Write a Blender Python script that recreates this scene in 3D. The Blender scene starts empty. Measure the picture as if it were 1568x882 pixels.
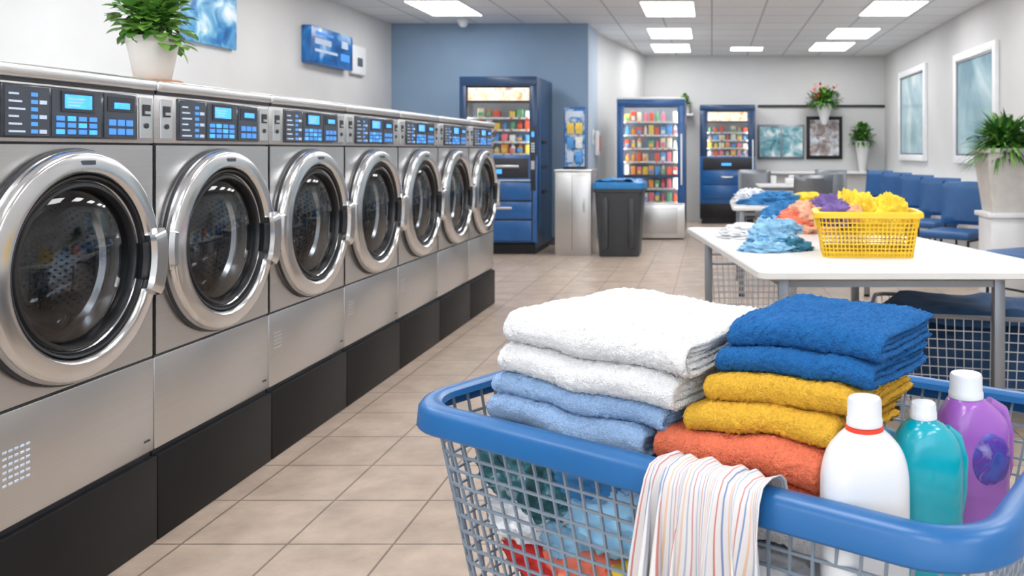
import bpy, bmesh, math, random
from mathutils import Vector, Matrix, noise
random.seed(7)
S=bpy.context.scene
COL=S.collection
pi=math.pi

# ---------------------------------------------------------------- materials
def base(name):
    m=bpy.data.materials.new(name); m.use_nodes=True
    nt=m.node_tree; b=nt.nodes['Principled BSDF']; return m,nt,b
def mat(name,col,rough=.5,metal=0,var=0,vscale=8,bump=0,bscale=100,bdist=.002,sheen=0,emis=0,ecol=None,coat=0,stretch=None,trans=0,sss=0,spec=None):
    m,nt,b=base(name); N=nt.nodes; L=nt.links
    b.inputs['Base Color'].default_value=(*col,1); b.inputs['Roughness'].default_value=rough
    b.inputs['Metallic'].default_value=metal
    if spec is not None: b.inputs['Specular IOR Level'].default_value=spec
    if sheen: b.inputs['Sheen Weight'].default_value=sheen; b.inputs['Sheen Roughness'].default_value=.6; b.inputs['Sheen Tint'].default_value=(*col,1)
    if coat: b.inputs['Coat Weight'].default_value=coat; b.inputs['Coat Roughness'].default_value=.1
    if trans: b.inputs['Transmission Weight'].default_value=trans
    if sss:
        b.inputs['Subsurface Weight'].default_value=sss; b.inputs['Subsurface Scale'].default_value=.01
    if emis:
        b.inputs['Emission Color'].default_value=(*(ecol or col),1); b.inputs['Emission Strength'].default_value=emis
    tc=N.new('ShaderNodeTexCoord'); mp=N.new('ShaderNodeMapping'); L.new(tc.outputs['Object'],mp.inputs[0])
    if stretch: mp.inputs['Scale'].default_value=stretch
    n=N.new('ShaderNodeTexNoise'); n.inputs['Scale'].default_value=vscale; n.inputs['Detail'].default_value=4
    L.new(mp.outputs[0],n.inputs['Vector'])
    r=N.new('ShaderNodeValToRGB'); v=var
    r.color_ramp.elements[0].position=.3; r.color_ramp.elements[1].position=.7
    r.color_ramp.elements[0].color=(*[c*(1-v) for c in col],1)
    r.color_ramp.elements[1].color=(*[min(1,c*(1+v)) for c in col],1)
    L.new(n.outputs[0],r.inputs[0]); L.new(r.outputs[0],b.inputs['Base Color'])
    if bump:
        n2=N.new('ShaderNodeTexNoise'); n2.inputs['Scale'].default_value=bscale; n2.inputs['Detail'].default_value=3
        L.new(mp.outputs[0],n2.inputs['Vector'])
        bp=N.new('ShaderNodeBump'); bp.inputs['Strength'].default_value=bump; bp.inputs['Distance'].default_value=bdist
        L.new(n2.outputs[0],bp.inputs['Height']); L.new(bp.outputs[0],b.inputs['Normal'])
    return m
def glassy(name,tint,alpha=.85,rough=.03,ior=1.5):
    m=bpy.data.materials.new(name); m.use_nodes=True; nt=m.node_tree; N=nt.nodes; L=nt.links
    for x in list(N): N.remove(x)
    o=N.new('ShaderNodeOutputMaterial'); mx=N.new('ShaderNodeMixShader'); t=N.new('ShaderNodeBsdfTransparent'); g=N.new('ShaderNodeBsdfGlossy')
    fr=N.new('ShaderNodeFresnel'); fr.inputs['IOR'].default_value=ior
    t.inputs[0].default_value=(*tint,1); g.inputs['Roughness'].default_value=rough
    L.new(fr.outputs[0],mx.inputs[0]); L.new(t.outputs[0],mx.inputs[1]); L.new(g.outputs[0],mx.inputs[2]); L.new(mx.outputs[0],o.inputs[0])
    return m
def tiles(name,c1,c2,cm,w,mort,rough,mott=.12,vs=5,bump=.3):
    m,nt,b=base(name); N=nt.nodes; L=nt.links
    tc=N.new('ShaderNodeTexCoord'); br=N.new('ShaderNodeTexBrick'); L.new(tc.outputs['Object'],br.inputs['Vector'])
    br.offset=0; br.inputs['Scale'].default_value=1; br.inputs['Brick Width'].default_value=w; br.inputs['Row Height'].default_value=w
    br.inputs['Mortar Size'].default_value=mort; br.inputs['Mortar Smooth'].default_value=.1
    br.inputs['Color1'].default_value=(*c1,1); br.inputs['Color2'].default_value=(*c2,1); br.inputs['Mortar'].default_value=(*cm,1)
    n=N.new('ShaderNodeTexNoise'); n.inputs['Scale'].default_value=vs; n.inputs['Detail'].default_value=8; n.inputs['Roughness'].default_value=.65
    L.new(tc.outputs['Object'],n.inputs['Vector'])
    r=N.new('ShaderNodeValToRGB'); r.color_ramp.elements[0].position=.3; r.color_ramp.elements[1].position=.7
    a=1-mott; r.color_ramp.elements[0].color=(a,a*.98,a*.96,1); r.color_ramp.elements[1].color=(1,1,1,1)
    L.new(n.outputs[0],r.inputs[0])
    mx=N.new('ShaderNodeMix'); mx.data_type='RGBA'; mx.blend_type='MULTIPLY'; mx.inputs[0].default_value=1
    L.new(br.outputs['Color'],mx.inputs[6]); L.new(r.outputs[0],mx.inputs[7]); L.new(mx.outputs[2],b.inputs['Base Color'])
    b.inputs['Roughness'].default_value=rough
    bp=N.new('ShaderNodeBump'); bp.invert=True; bp.inputs['Strength'].default_value=bump; bp.inputs['Distance'].default_value=.002
    L.new(br.outputs['Fac'],bp.inputs['Height']); L.new(bp.outputs[0],b.inputs['Normal'])
    return m
def picture(name,cols,scale,rough=.3,emis=0):
    m,nt,b=base(name); N=nt.nodes; L=nt.links
    tc=N.new('ShaderNodeTexCoord'); n=N.new('ShaderNodeTexNoise'); n.inputs['Scale'].default_value=scale; n.inputs['Detail'].default_value=3
    n.inputs['Distortion'].default_value=.8
    L.new(tc.outputs['Object'],n.inputs['Vector']); r=N.new('ShaderNodeValToRGB'); cr=r.color_ramp
    while len(cr.elements)<len(cols): cr.elements.new(.5)
    for i,c in enumerate(cols):
        cr.elements[i].position=.3+.4*i/(len(cols)-1); cr.elements[i].color=(*c,1)
    L.new(n.outputs[0],r.inputs[0]); L.new(r.outputs[0],b.inputs['Base Color']); b.inputs['Roughness'].default_value=rough
    if emis: L.new(r.outputs[0],b.inputs['Emission Color']); b.inputs['Emission Strength'].default_value=emis
    return m

M={}
M['wall']=mat('wall_paint',(.585,.585,.58),.85,var=.03,vscale=2,bump=.1,bscale=120)
M['blue_wall']=mat('blue_wall_paint',(.215,.31,.43),.8,var=.04,vscale=2,bump=.1,bscale=120)
M['blue_wall2']=mat('pale_blue_paint',(.42,.50,.60),.8,var=.03,vscale=2)
M['floor']=tiles('floor_tiles',(.55,.44,.355),(.61,.49,.395),(.25,.195,.155),.33,.004,.30,.36,6)
M['ceil']=tiles('ceiling_tiles',(.83,.85,.87),(.79,.81,.83),(.50,.51,.53),.61,.012,.9,.08,30)
M['trimw']=mat('white_trim',(.80,.81,.82),.4,var=.03)
M['steel']=mat('brushed_steel',(.56,.557,.555),.33,.93,var=.03,vscale=3,bump=.03,bscale=14,stretch=(1,.4,70))
M['steel2']=mat('polished_steel',(.64,.645,.655),.17,1,var=.04,vscale=5)
M['steelD']=mat('drum_steel',(.50,.52,.55),.20,1,var=.12,vscale=5,bump=.35,bscale=9,bdist=.02)
M['steelL']=mat('satin_steel_cap',(.70,.70,.70),.28,.95,var=.03)
M['black']=mat('black_kick_plate',(.007,.007,.008),.5,var=.2,vscale=4,spec=.22)
M['rubber']=mat('black_rubber',(.012,.013,.016),.3,var=.1)
M['panel']=mat('control_panel_glass',(.02,.025,.035),.18,var=.1,coat=.4)
M['panel2']=mat('control_panel_inset',(.045,.055,.075),.3,var=.1)
M['lcd']=mat('blue_lcd',(.03,.25,.8),.3,emis=1.15,ecol=(.06,.35,1.0),var=.3,vscale=60)
M['btn']=mat('blue_button',(.06,.22,.6),.3,emis=.4,ecol=(.08,.35,.9),var=.1)
M['btnw']=mat('label_white',(.55,.65,.8),.4,var=.1)
M['vent']=mat('vent_slots',(.62,.62,.62),.4,.5,var=.1)
M['dglass']=glassy('door_glass',(.70,.75,.80),rough=.015,ior=1.55)
M['vglass']=glassy('clear_glass',(.95,.97,.98),rough=.02,ior=1.22)
M['navy']=mat('navy_enamel',(.010,.045,.12),.3,var=.1,coat=.2)
M['navyL']=mat('blue_enamel',(.012,.10,.31),.3,var=.08,coat=.2)
M['dark']=mat('dark_interior',(.02,.022,.03),.5,var=.2)
M['whitep']=mat('white_plastic',(.78,.79,.80),.3,var=.02,sss=.1)
M['wint']=mat('vending_interior',(.62,.64,.68),.5,var=.05)
M['strip']=mat('vending_lamp',(1,1,1),.5,emis=18,ecol=(1,.97,.92))
M['header']=picture('vending_header',[(.9,.35,.15),(.95,.7,.5),(.95,.85,.75),(.5,.3,.25)],9,emis=.75)
M['light']=mat('ceiling_lamp_diffuser',(1,1,1),.5,emis=11.5,ecol=(.99,.99,1))
M['grey']=mat('grey_metal',(.22,.23,.25),.35,.7,var=.05)
M['lattice']=mat('grey_plastic_lattice',(.22,.27,.33),.38,var=.08)
M['chrome_w']=mat('wire_chrome',(.45,.47,.5),.3,.8,var=.05)
M['rim']=mat('blue_plastic_rim',(.011,.11,.31),.33,var=.06,vscale=5,bump=.04,bscale=200)
M['yrim']=mat('yellow_plastic',(.86,.55,.025),.38,var=.05)
M['seat']=mat('blue_vinyl',(.022,.10,.27),.4,var=.12)
M['tblack']=mat('black_metal',(.02,.02,.022),.4,.5,var=.1)
M['tabletop']=mat('white_laminate',(.72,.715,.70),.28,var=.02)
M['bin']=mat('charcoal_plastic',(.04,.045,.052),.45,var=.1)
M['bag']=mat('blue_bin_liner',(.02,.2,.5),.35,var=.15,vscale=20,bump=.5,bscale=30,bdist=.01)
M['pot']=mat('ceramic_pot',(.60,.57,.53),.6,var=.06,vscale=12)
M['terra']=mat('terracotta',(.42,.18,.08),.7,var=.1)
M['soil']=mat('soil',(.05,.03,.02),.9,var=.3,vscale=40)
M['leaf1']=mat('leaf_green',(.07,.22,.03),.45,var=.3,vscale=15)
M['leaf2']=mat('leaf_light_green',(.18,.38,.06),.45,var=.3,vscale=15)
M['leaf3']=mat('leaf_dark_green',(.025,.11,.025),.45,var=.3,vscale=15)
M['flower']=mat('red_flower',(.75,.05,.03),.5,var=.2)
M['poster1']=picture('poster_water',[(.01,.05,.2),(.03,.2,.5),(.2,.5,.7),(.75,.85,.9)],5)
M['poster2']=picture('poster_blue',[(.005,.04,.16),(.01,.1,.33),(.02,.18,.5),(.4,.6,.85)],4,emis=.05)
M['poster3']=picture('poster_leaflets',[(.01,.08,.25),(.02,.2,.5),(.5,.6,.7),(.7,.4,.1)],14)
M['poster4']=picture('poster_street',[(.1,.12,.14),(.35,.25,.22),(.5,.55,.6),(.8,.8,.8)],8)
M['poster5']=picture('poster_sea',[(.02,.12,.16),(.1,.3,.36),(.3,.5,.55),(.8,.85,.85)],6)
M['pane']=picture('frosted_pane',[(.14,.25,.31),(.24,.38,.44),(.36,.50,.55),(.6,.7,.72)],1.2,rough=.12,emis=.12)
def terry(name,c,v=.2): return mat(name,c,.95,var=v,vscale=220,bump=1,bscale=330,bdist=.007,sheen=.35)
M['t_white']=terry('terry_white',(.90,.90,.90),.08); M['t_lblue']=terry('terry_light_blue',(.33,.50,.77),.16)
M['t_blue']=terry('terry_royal_blue',(.006,.125,.38)); M['t_yel']=terry('terry_mustard',(.84,.47,.04),.18)
M['t_coral']=terry('terry_coral',(.92,.20,.10),.18)
def cloth(name,c): return mat(name,c,.9,var=.2,vscale=12,bump=.3,bscale=60,bdist=.004,sheen=.2)
M['c_teal']=cloth('cloth_teal',(.03,.16,.26)); M['c_lb']=cloth('cloth_light_blue',(.25,.48,.68)); M['c_white']=cloth('cloth_white',(.75,.76,.78))
M['c_red']=cloth('cloth_red',(.6,.03,.03)); M['c_coral']=cloth('cloth_coral',(.85,.2,.12)); M['c_yel']=cloth('cloth_yellow',(.90,.62,.05))
M['c_purp']=cloth('cloth_purple',(.17,.11,.32)); M['c_orange']=cloth('cloth_peach',(.8,.42,.28)); M['c_navy']=cloth('cloth_navy',(.02,.06,.14))
M['c_blue']=cloth('cloth_blue',(.04,.2,.45))
M['c_green']=picture('printed_cotton_green',[(.01,.05,.06),(.02,.10,.12),(.05,.18,.22),(.4,.5,.55)],28,.9)
M['b_white']=mat('bottle_white',(.70,.71,.73),.28,var=.02,sss=.15)
M['b_teal']=mat('bottle_teal',(.0,.34,.44),.22,var=.06,coat=.3); M['b_purp']=mat('bottle_purple',(.32,.11,.47),.22,var=.06,coat=.3)
M['b_label']=picture('bottle_label',[(.02,.05,.3),(.05,.1,.45),(.1,.03,.3),(.3,.3,.6)],25)
M['cap']=mat('bottle_cap',(.66,.68,.72),.35,var=.02); M['red']=mat('red_ring',(.8,.05,.02),.4,var=.05)
PROD=[mat('product_%d'%i,c,.4,var=.15,vscale=30) for i,c in enumerate([(.80,.10,.04),(.9,.6,.08),(.85,.85,.82),(.1,.35,.75),(.9,.35,.08),(.85,.8,.7),(.85,.2,.25),(.8,.7,.5),(.15,.4,.2)])]
def striped():
    m,nt,b=base('striped_cotton'); N=nt.nodes; L=nt.links
    uv=N.new('ShaderNodeUVMap'); sp=N.new('ShaderNodeSeparateXYZ'); L.new(uv.outputs[0],sp.inputs[0])
    mu=N.new('ShaderNodeMath'); mu.operation='MULTIPLY'; mu.inputs[1].default_value=6; L.new(sp.outputs[0],mu.inputs[0])
    fr=N.new('ShaderNodeMath'); fr.operation='FRACT'; L.new(mu.outputs[0],fr.inputs[0])
    r=N.new('ShaderNodeValToRGB'); cr=r.color_ramp; cr.interpolation='CONSTANT'
    W=(.66,.63,.62)
    st=[(0,W),(.07,(.52,.20,.18)),(.11,W),(.23,(.18,.25,.45)),(.27,W),(.40,(.66,.45,.32)),(.45,W),(.54,(.36,.40,.48)),(.58,W),(.67,(.50,.24,.27)),(.71,W),(.84,(.25,.38,.56)),(.88,W)]
    while len(cr.elements)<len(st): cr.elements.new(.5)
    for i,(p,c) in enumerate(st): cr.elements[i].position=p; cr.elements[i].color=(*c,1)
    L.new(fr.outputs[0],r.inputs[0]); L.new(r.outputs[0],b.inputs['Base Color']); b.inputs['Roughness'].default_value=.9
    return m
M['stripe']=striped()

# ---------------------------------------------------------------- mesh builder
def rrect(hx,hy,r,n=6):
    r=max(.0005,min(r,hx*.999,hy*.999)); o=[]
    for cx,cy,a0 in ((hx-r,hy-r,0),(-hx+r,hy-r,pi/2),(-hx+r,-hy+r,pi),(hx-r,-hy+r,1.5*pi)):
        for i in range(n+1):
            a=a0+pi/2*i/n; o.append((cx+r*math.cos(a),cy+r*math.sin(a)))
    return o
def resample(pts,n):
    P=[Vector(p) for p in pts]; P.append(P[0]); d=[0]
    for i in range(len(P)-1): d.append(d[-1]+(P[i+1]-P[i]).length)
    o=[];j=0
    for k in range(n):
        t=d[-1]*k/n
        while d[j+1]<t: j+=1
        f=(t-d[j])/max(1e-9,d[j+1]-d[j]); o.append(P[j].lerp(P[j+1],f))
    return o
class MB:
    def __init__(s): s.v=[];s.f=[];s.m=[];s.mats=[];s.M=Matrix.Identity(4);s.uvs=None
    def mi(s,k):
        k=M[k] if isinstance(k,str) else k
        if k not in s.mats: s.mats.append(k)
        return s.mats.index(k)
    def add(s,vs,fs,k):
        o=len(s.v); Mx=s.M; s.v+=[tuple(Mx@Vector(p)) for p in vs]; i=s.mi(k)
        for f in fs: s.f.append([a+o for a in f]); s.m.append(i)
    def box(s,x0,x1,y0,y1,z0,z1,k,bev=0,seg=2):
        if x1<x0:x0,x1=x1,x0
        bm=bmesh.new(); bmesh.ops.create_cube(bm,size=1)
        for v in bm.verts: v.co=Vector((x0+(v.co.x+.5)*(x1-x0),y0+(v.co.y+.5)*(y1-y0),z0+(v.co.z+.5)*(z1-z0)))
        if bev: bmesh.ops.bevel(bm,geom=bm.edges[:],offset=bev,segments=seg,affect='EDGES',profile=.5)
        bm.verts.index_update()
        s.add([v.co[:] for v in bm.verts],[[v.index for v in f.verts] for f in bm.faces],k); bm.free()
    def lathe(s,prof,k,c=(0,0,0),axis='Z',seg=32,closed=False):
        vs=[];fs=[];n=len(prof)
        for i in range(seg):
            a=2*pi*i/seg
            for r,h in prof:
                x,y=r*math.cos(a),r*math.sin(a)
                p=(x,y,h) if axis=='Z' else ((h,x,y) if axis=='X' else (x,h,y))
                vs.append((p[0]+c[0],p[1]+c[1],p[2]+c[2]))
        for i in range(seg):
            j=(i+1)%seg
            for q in range(n if closed else n-1):
                w=(q+1)%n; fs.append([i*n+q,j*n+q,j*n+w,i*n+w])
        s.add(vs,fs,k)
    def tube(s,pts,r,k,seg=8,closed=False,cap=True):
        P=[Vector(p) for p in pts]; n=len(P); vs=[];fs=[]
        up=None
        for i in range(n):
            a=P[i-1] if (i>0 or closed) else P[i]; b=P[(i+1)%n] if (i<n-1 or closed) else P[i]
            t=(b-a).normalized()
            if up is None:
                up=Vector((0,0,1)) if abs(t.z)<.9 else Vector((1,0,0))
            x=t.cross(up)
            if x.length<1e-4: x=t.cross(Vector((0,1,.1)))
            x.normalize(); y=x.cross(t).normalized()
            rr=r[i] if isinstance(r,(list,tuple)) else r
            for q in range(seg):
                an=2*pi*(q+.5)/seg; vs.append(tuple(P[i]+x*rr*math.cos(an)+y*rr*math.sin(an)))
            up=y
        for i in range(n if closed else n-1):
            j=(i+1)%n
            for q in range(seg):
                w=(q+1)%seg; fs.append([i*seg+q,i*seg+w,j*seg+w,j*seg+q])
        if not closed and cap: fs.append(list(range(seg))[::-1]); fs.append([(n-1)*seg+q for q in range(seg)])
        s.add(vs,fs,k)
    def loft(s,secs,k,c=(0,0,0),n=6,caps=True):
        vs=[];fs=[];m=4*(n+1)
        for sc in secs:
            z,hx,hy,r=sc[:4]; ox=sc[4] if len(sc)>4 else 0; oy=sc[5] if len(sc)>5 else 0
            vs+=[(x+ox+c[0],y+oy+c[1],z+c[2]) for x,y in rrect(hx,hy,r,n)]
        for i in range(len(secs)-1):
            for q in range(m):
                w=(q+1)%m; fs.append([i*m+q,i*m+w,(i+1)*m+w,(i+1)*m+q])
        if caps: fs.append(list(range(m))[::-1]); fs.append([(len(secs)-1)*m+q for q in range(m)])
        s.add(vs,fs,k)
    def rimsweep(s,hx,hy,r,prof,k,z=0,n=8):
        vs=[];fs=[];m=4*(n+1);L=len(prof)
        for o,h in prof: vs+=[(x,y,z+h) for x,y in rrect(hx+o,hy+o,r+o,n)]
        for i in range(L):
            j=(i+1)%L
            for q in range(m):
                w=(q+1)%m; fs.append([i*m+q,i*m+w,j*m+w,j*m+q])
        s.add(vs,fs,k)
    def grid(s,fn,nu,nv,k,closeu=False):
        vs=[fn(i/(nu if closeu else nu-1),j/(nv-1)) for j in range(nv) for i in range(nu)]; fs=[]
        for j in range(nv-1):
            for i in range(nu if closeu else nu-1):
                w=(i+1)%nu; fs.append([j*nu+i,j*nu+w,(j+1)*nu+w,(j+1)*nu+i])
        s.add(vs,fs,k)
    def mesh(s,name,recalc=True,ang=35):
        me=bpy.data.meshes.new(name); me.from_pydata(s.v,[],s.f)
        for m in s.mats: me.materials.append(m)
        me.polygons.foreach_set('material_index',s.m); 
        if recalc:
            bm=bmesh.new(); bm.from_mesh(me); bmesh.ops.recalc_face_normals(bm,faces=bm.faces); bm.to_mesh(me); bm.free()
        me.polygons.foreach_set('use_smooth',[True]*len(me.polygons))
        me.update()
        try: me.set_sharp_from_angle(angle=math.radians(ang))
        except Exception: pass
        return me
    def obj(s,name,loc=(0,0,0),rz=0,**kw):
        return place(s.mesh(name,**kw),name,loc,rz)
def place(me,name,loc=(0,0,0),rz=0):
    o=bpy.data.objects.new(name,me); COL.objects.link(o); o.location=loc; o.rotation_euler=(0,0,math.radians(rz)); return o
def simple(name,*a,**kw):
    b=MB(); b.box(*a,**kw); return b.obj(name)

# ---------------------------------------------------------------- room shell
XL,XR,YB,YF,H=-4.16,3.0,14.75,-3.0,2.87
simple('floor',XL-.1,XR+.1,YF-.1,YB+.1,-.1,0,'floor')
simple('ceiling',XL-.1,XR+.1,YF-.1,YB+.1,H,H+.1,'ceil')
simple('wall_left',XL-.1,XL,YF,YB,0,H,'wall')
simple('wall_right',XR,XR+.1,YF,YB,0,H,'wall')
simple('wall_back',-1.7,XR,YB,YB+.1,0,H,'wall')
simple('wall_blue',XL,-1.61,11.02,11.9,0,H,'blue_wall')
b=MB(); b.box(-1.61,-1.60,11.015,11.9,0,H,'blue_wall2'); b.obj('wall_return')
b=MB(); b.add([(-1.61,11.9,0),(-1.16,14.75,0),(-1.16,14.75,H),(-1.61,11.9,H),(-1.75,11.9,0),(-1.75,14.75,0),(-1.75,14.75,H),(-1.75,11.9,H)],
  [[0,1,2,3],[4,5,6,7],[0,4,7,3],[1,5,6,2],[0,1,5,4],[3,2,6,7]],'wall'); b.obj('wall_angled')
b=MB()
b.box(XL,XR,YF-.1,YF,0,.5,'wall'); b.box(XL,XR,YF-.1,YF,2.5,H,'wall')
for x in (XL,-2.4,-.65,1.1,XR-.12): b.box(x,x+.12,YF-.1,YF,.5,2.5,'trimw')
b.obj('wall_front')
simple('baseboard_right',XR-.015,XR,YF,7.6,0,.1,'trimw')
simple('baseboard_blue',XL,-1.62,11.0,11.02,0,.1,'grey')
b=MB(); b.box(2.74,XR,7.7,YB,0,.82,'wall'); b.box(2.71,XR,7.67,YB,.82,.86,'trimw',.008); b.box(1.0,2.74,14.5,YB,0,.82,'wall'); b.box(1.0,2.74,14.40,YB,.82,.86,'trimw',.008)
b.obj('wall_ledge')
b=MB(); b.box(.8,XR,14.72,YB,1.97,2.01,'tblack'); b.obj('trim_1')
b=MB(); b.box(XL+.005,-2.78,-.6,6.79,0,1.36,'wall'); b.box(XL+.005,-2.75,-.6,6.8,1.36,1.39,'trimw',.006); b.obj('service_bulkhead')

def wallwin(name,y0,y1,z0,z1):
    b=MB(); x=XR; f=.09
    b.box(x-.05,x,y0,y0+f,z0,z1,'trimw',.006); b.box(x-.05,x,y1-f,y1,z0,z1,'trimw',.006)
    b.box(x-.05,x,y0+f,y1-f,z0,z0+f,'trimw',.006); b.box(x-.05,x,y0+f,y1-f,z1-f,z1,'trimw',.006)
    for a,c,e,g in ((y0+f,y0+f+.02,z0+f,z1-f),(y1-f-.02,y1-f,z0+f,z1-f)): b.box(x-.035,x-.01,a,c,e,g,'grey')
    b.box(x-.035,x-.01,y0+f,y1-f,z0+f,z0+f+.02,'grey'); b.box(x-.035,x-.01,y0+f,y1-f,z1-f-.02,z1-f,'grey')
    b.box(x-.02,x-.01,y0+f,y1-f,z0+f,z1-f,'pane'); b.obj(name)
wallwin('window_1',11.8,13.45,1.07,2.44); wallwin('window_2',8.86,10.4,1.07,2.38)
b=MB(); b.box(-.31,.31,-.5,.5,-.012,0,'trimw',.003); b.box(-.29,.29,-.48,.48,-.018,-.010,'light'); lm=b.mesh('ceiling_light')
spots=[(-3.08,9.8),(-.5,9.85),(-.58,11.9),(-.65,13.6),(2.08,9.8),(1.97,11.9),(1.88,13.4)]
for y in (7.7,5.6,3.5,1.4,-.7,-2.2): spots+=[(-3.0,y),(-.5,y),(2.0,y)]
for i,(x,y) in enumerate(spots): place(lm,'ceiling_light',(x,y,H))
b=MB(); b.box(-.27,.27,-.2,.2,-.012,0,'trimw',.003); b.box(-.25,.25,-.18,.18,-.018,-.010,'light'); b.obj('small_ceiling_light',(.56,13.7,H))
b=MB(); b.lathe([(0,-.09),(.03,-.085),(.055,-.06),(.065,-.02),(.075,-.015),(.075,0)],'whitep',seg=24); b.obj('smoke_detector',(-3.15,10.75,H))

# ---------------------------------------------------------------- washers
def washer(vents):
    b=MB(); hw=.343; R=.272; cz=.91
    b.box(-.93,.012,-hw,hw,0,.268,'black',.004)
    b.box(-.95,-.01,-hw+.004,hw-.004,.268,.285,'dark')
    b.box(-.95,0,-hw,hw,.285,.574,'steel',.004)
    b.box(-.95,0,-hw,-hw+.006,.582,1.24,'steel'); b.box(-.95,0,hw-.006,hw,.582,1.24,'steel'); b.box(-.95,-.94,-hw,hw,.58,1.24,'steel')
    b.box(-.95,-.006,-hw+.004,hw-.004,.574,.582,'dark')
    angs=[2*pi*i/80 for i in range(80)]
    y0,y1,z0,z1=-hw,hw,.582,1.24
    for yy,zz in ((y0,z0),(y0,z1),(y1,z0),(y1,z1)): angs.append(math.atan2(zz-cz,yy)%(2*pi))
    angs=sorted(set(angs)); vs=[];fs=[];n=len(angs)
    for a in angs:
        c,s_=math.cos(a),math.sin(a); k=1e9
        if abs(c)>1e-6: k=min(k,(y1 if c>0 else y0)/c)
        if abs(s_)>1e-6: k=min(k,((z1 if s_>0 else z0)-cz)/s_)
        vs+=[(0,R*c,cz+R*s_),(0,k*c,cz+k*s_)]
    for i in range(n): j=(i+1)%n; fs.append([2*i,2*j,2*j+1,2*i+1])
    b.add(vs,fs,'steel')
    C=(0,0,cz)
    b.lathe([(.272,0),(.312,0),(.317,.010),(.316,.026),(.311,.038),(.305,.043),(.300,.044),(.272,.050),(.262,.050),(.255,.045),(.251,.036),(.249,.02),(.247,0),(.272,-.002)],'steel2',C,'X',96)
    b.lathe([(.3165,.004),(.321,.006),(.321,.012),(.3165,.014)],'dark',C,'X',96)
    b.lathe([(.2495,.03),(.246,.038),(.240,.036),(.236,.022),(.230,.020),(.224,.030),(.216,.031),(.212,.02),(.210,0),(.210,-.02)],'rubber',C,'X',96)
    b.lathe([(.2375,.021),(.2335,.027),(.2295,.023)],'steelD',C,'X',96)
    b.lathe([(.212,.012),(.190,.020),(.15,.029),(.1,.036),(.05,.040),(.0005,.041)],'dglass',C,'X',64)
    b.lathe([(.21,-.01),(.205,-.05),(.19,-.06)],'steel2',C,'X',64)
    b.lathe([(.188,-.06),(.16,-.10),(.11,-.13),(.05,-.145),(.0005,-.147)],'vglass',C,'X',64)
    b.lathe([(.272,0),(.272,-.03),(.235,-.045),(.232,-.07),(.26,-.075),(.27,-.08)],'rubber',C,'X',64)
    b.lathe([(.27,-.08),(.27,-.42),(.20,-.44),(.0005,-.44)],'steelD',C,'X',64)
    b.lathe([(.09,-.40),(.06,-.385),(.0005,-.38)],'steel2',C,'X',32)
    for q in range(3):
        a=.6+q*2*pi/3; s0=b.M.copy(); b.M=Matrix.Translation(C)@Matrix.Rotation(a,4,'X')
        b.box(-.42,-.1,-.03,.03,-.27,-.19,'steel2',.014)
        b.box(-.44,-.425,-.012,.012,-.26,-.08,'steel2',.005); b.M=s0
    vs=[];fs=[]
    def dot(c,u,v):
        o=len(vs)
        for i in range(6):
            an=2*pi*i/6; vs.append(tuple(c+u*math.cos(an)+v*math.sin(an)))
        fs.append(list(range(o,o+6)))
    rr=.105
    while rr<.195:
        nn=int(2*pi*rr/.016)
        for q in range(nn):
            a=2*pi*q/nn; dot(Vector((-.4375,rr*math.cos(a),cz+rr*math.sin(a))),Vector((0,.0036,0)),Vector((0,0,.0036)))
        rr+=.0165
    for i in range(19):
        for q in range(84):
            a=2*pi*(q+.5*(i%2))/84; n_=Vector((0,math.cos(a),math.sin(a))); tt=Vector((0,-math.sin(a),math.cos(a)))
            dot(Vector((-.10-i*.0165,0,cz))+n_*.2675,Vector((.0036,0,0)),tt*.0036)
    b.add(vs,fs,'dark')
    def arcblock(a0,a1,r0,r1,x0,x1,k,n=14):
        vs=[];fs=[]
        for i in range(n+1):
            a=a0+(a1-a0)*i/n; e=min(i,n-i); sh=0 if e>0 else .006
            for r,x in ((r0,x0),(r1,x0),(r1,x1-.012),(r1-.010,x1-sh),(r0+.010,x1-sh),(r0,x1-.012)):
                vs.append((x,r*math.cos(a),cz+r*math.sin(a)))
        for i in range(n):
            for q in range(6): w=(q+1)%6; fs.append([i*6+q,i*6+w,(i+1)*6+w,(i+1)*6+q])
        fs.append(list(range(6))); fs.append([n*6+q for q in range(6)])
        b.add(vs,fs,k)
    arcblock(-.42,.24,.245,.316,.03,.070,'steel2'); arcblock(-.30,.16,.230,.247,.02,.055,'rubber')
    arcblock(pi-.2,pi+.2,.27,.325,0,.045,'steel2')
    b.box(.044,.0515,-.022,.022,cz+.275,cz+.287,'panel2')
    b.box(-.95,0,-hw,hw,1.246,1.402,'steel',.004); b.box(-.94,-.008,-hw+.006,hw-.006,1.238,1.248,'dark')
    b.box(-.01,.005,-.235,.262,1.256,1.394,'panel',.004)
    b.box(.004,.0065,-.225,-.085,1.262,1.388,'panel2'); b.box(.004,.0065,-.075,.105,1.262,1.388,'panel2'); b.box(.004,.0065,.118,.25,1.262,1.388,'panel2')
    b.box(.0055,.0094,-.045,.075,1.329,1.384,'dark')
    b.box(.008,.010,-.035,.065,1.338,1.376,'lcd')
    for i in range(4):
        for j in range(3): b.box(.006,.010,-.062+i*.04,-.034+i*.04,1.268+j*.018,1.281+j*.018,'btn' if (i+j)%3 else 'lcd',.001,1)
    for i in range(3): b.box(.0095,.0102,-.025,.02+.01*i,1.345+i*.009,1.348+i*.009,'btnw')
    for j in range(6):
        b.box(.006,.0085,-.215,-.165-.01*(j%3),1.27+j*.019,1.275+j*.019,'btnw')
        b.box(.006,.0085,-.145,-.125,1.268+j*.019,1.278+j*.019,'btn')
        if j%2==0: b.box(.006,.0085,-.118,-.095,1.268+j*.019,1.278+j*.019,'btnw')
    b.box(.006,.0085,.13,.24,1.338,1.38,'dark'); b.box(.008,.010,.155,.22,1.346,1.364,'lcd')
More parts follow.
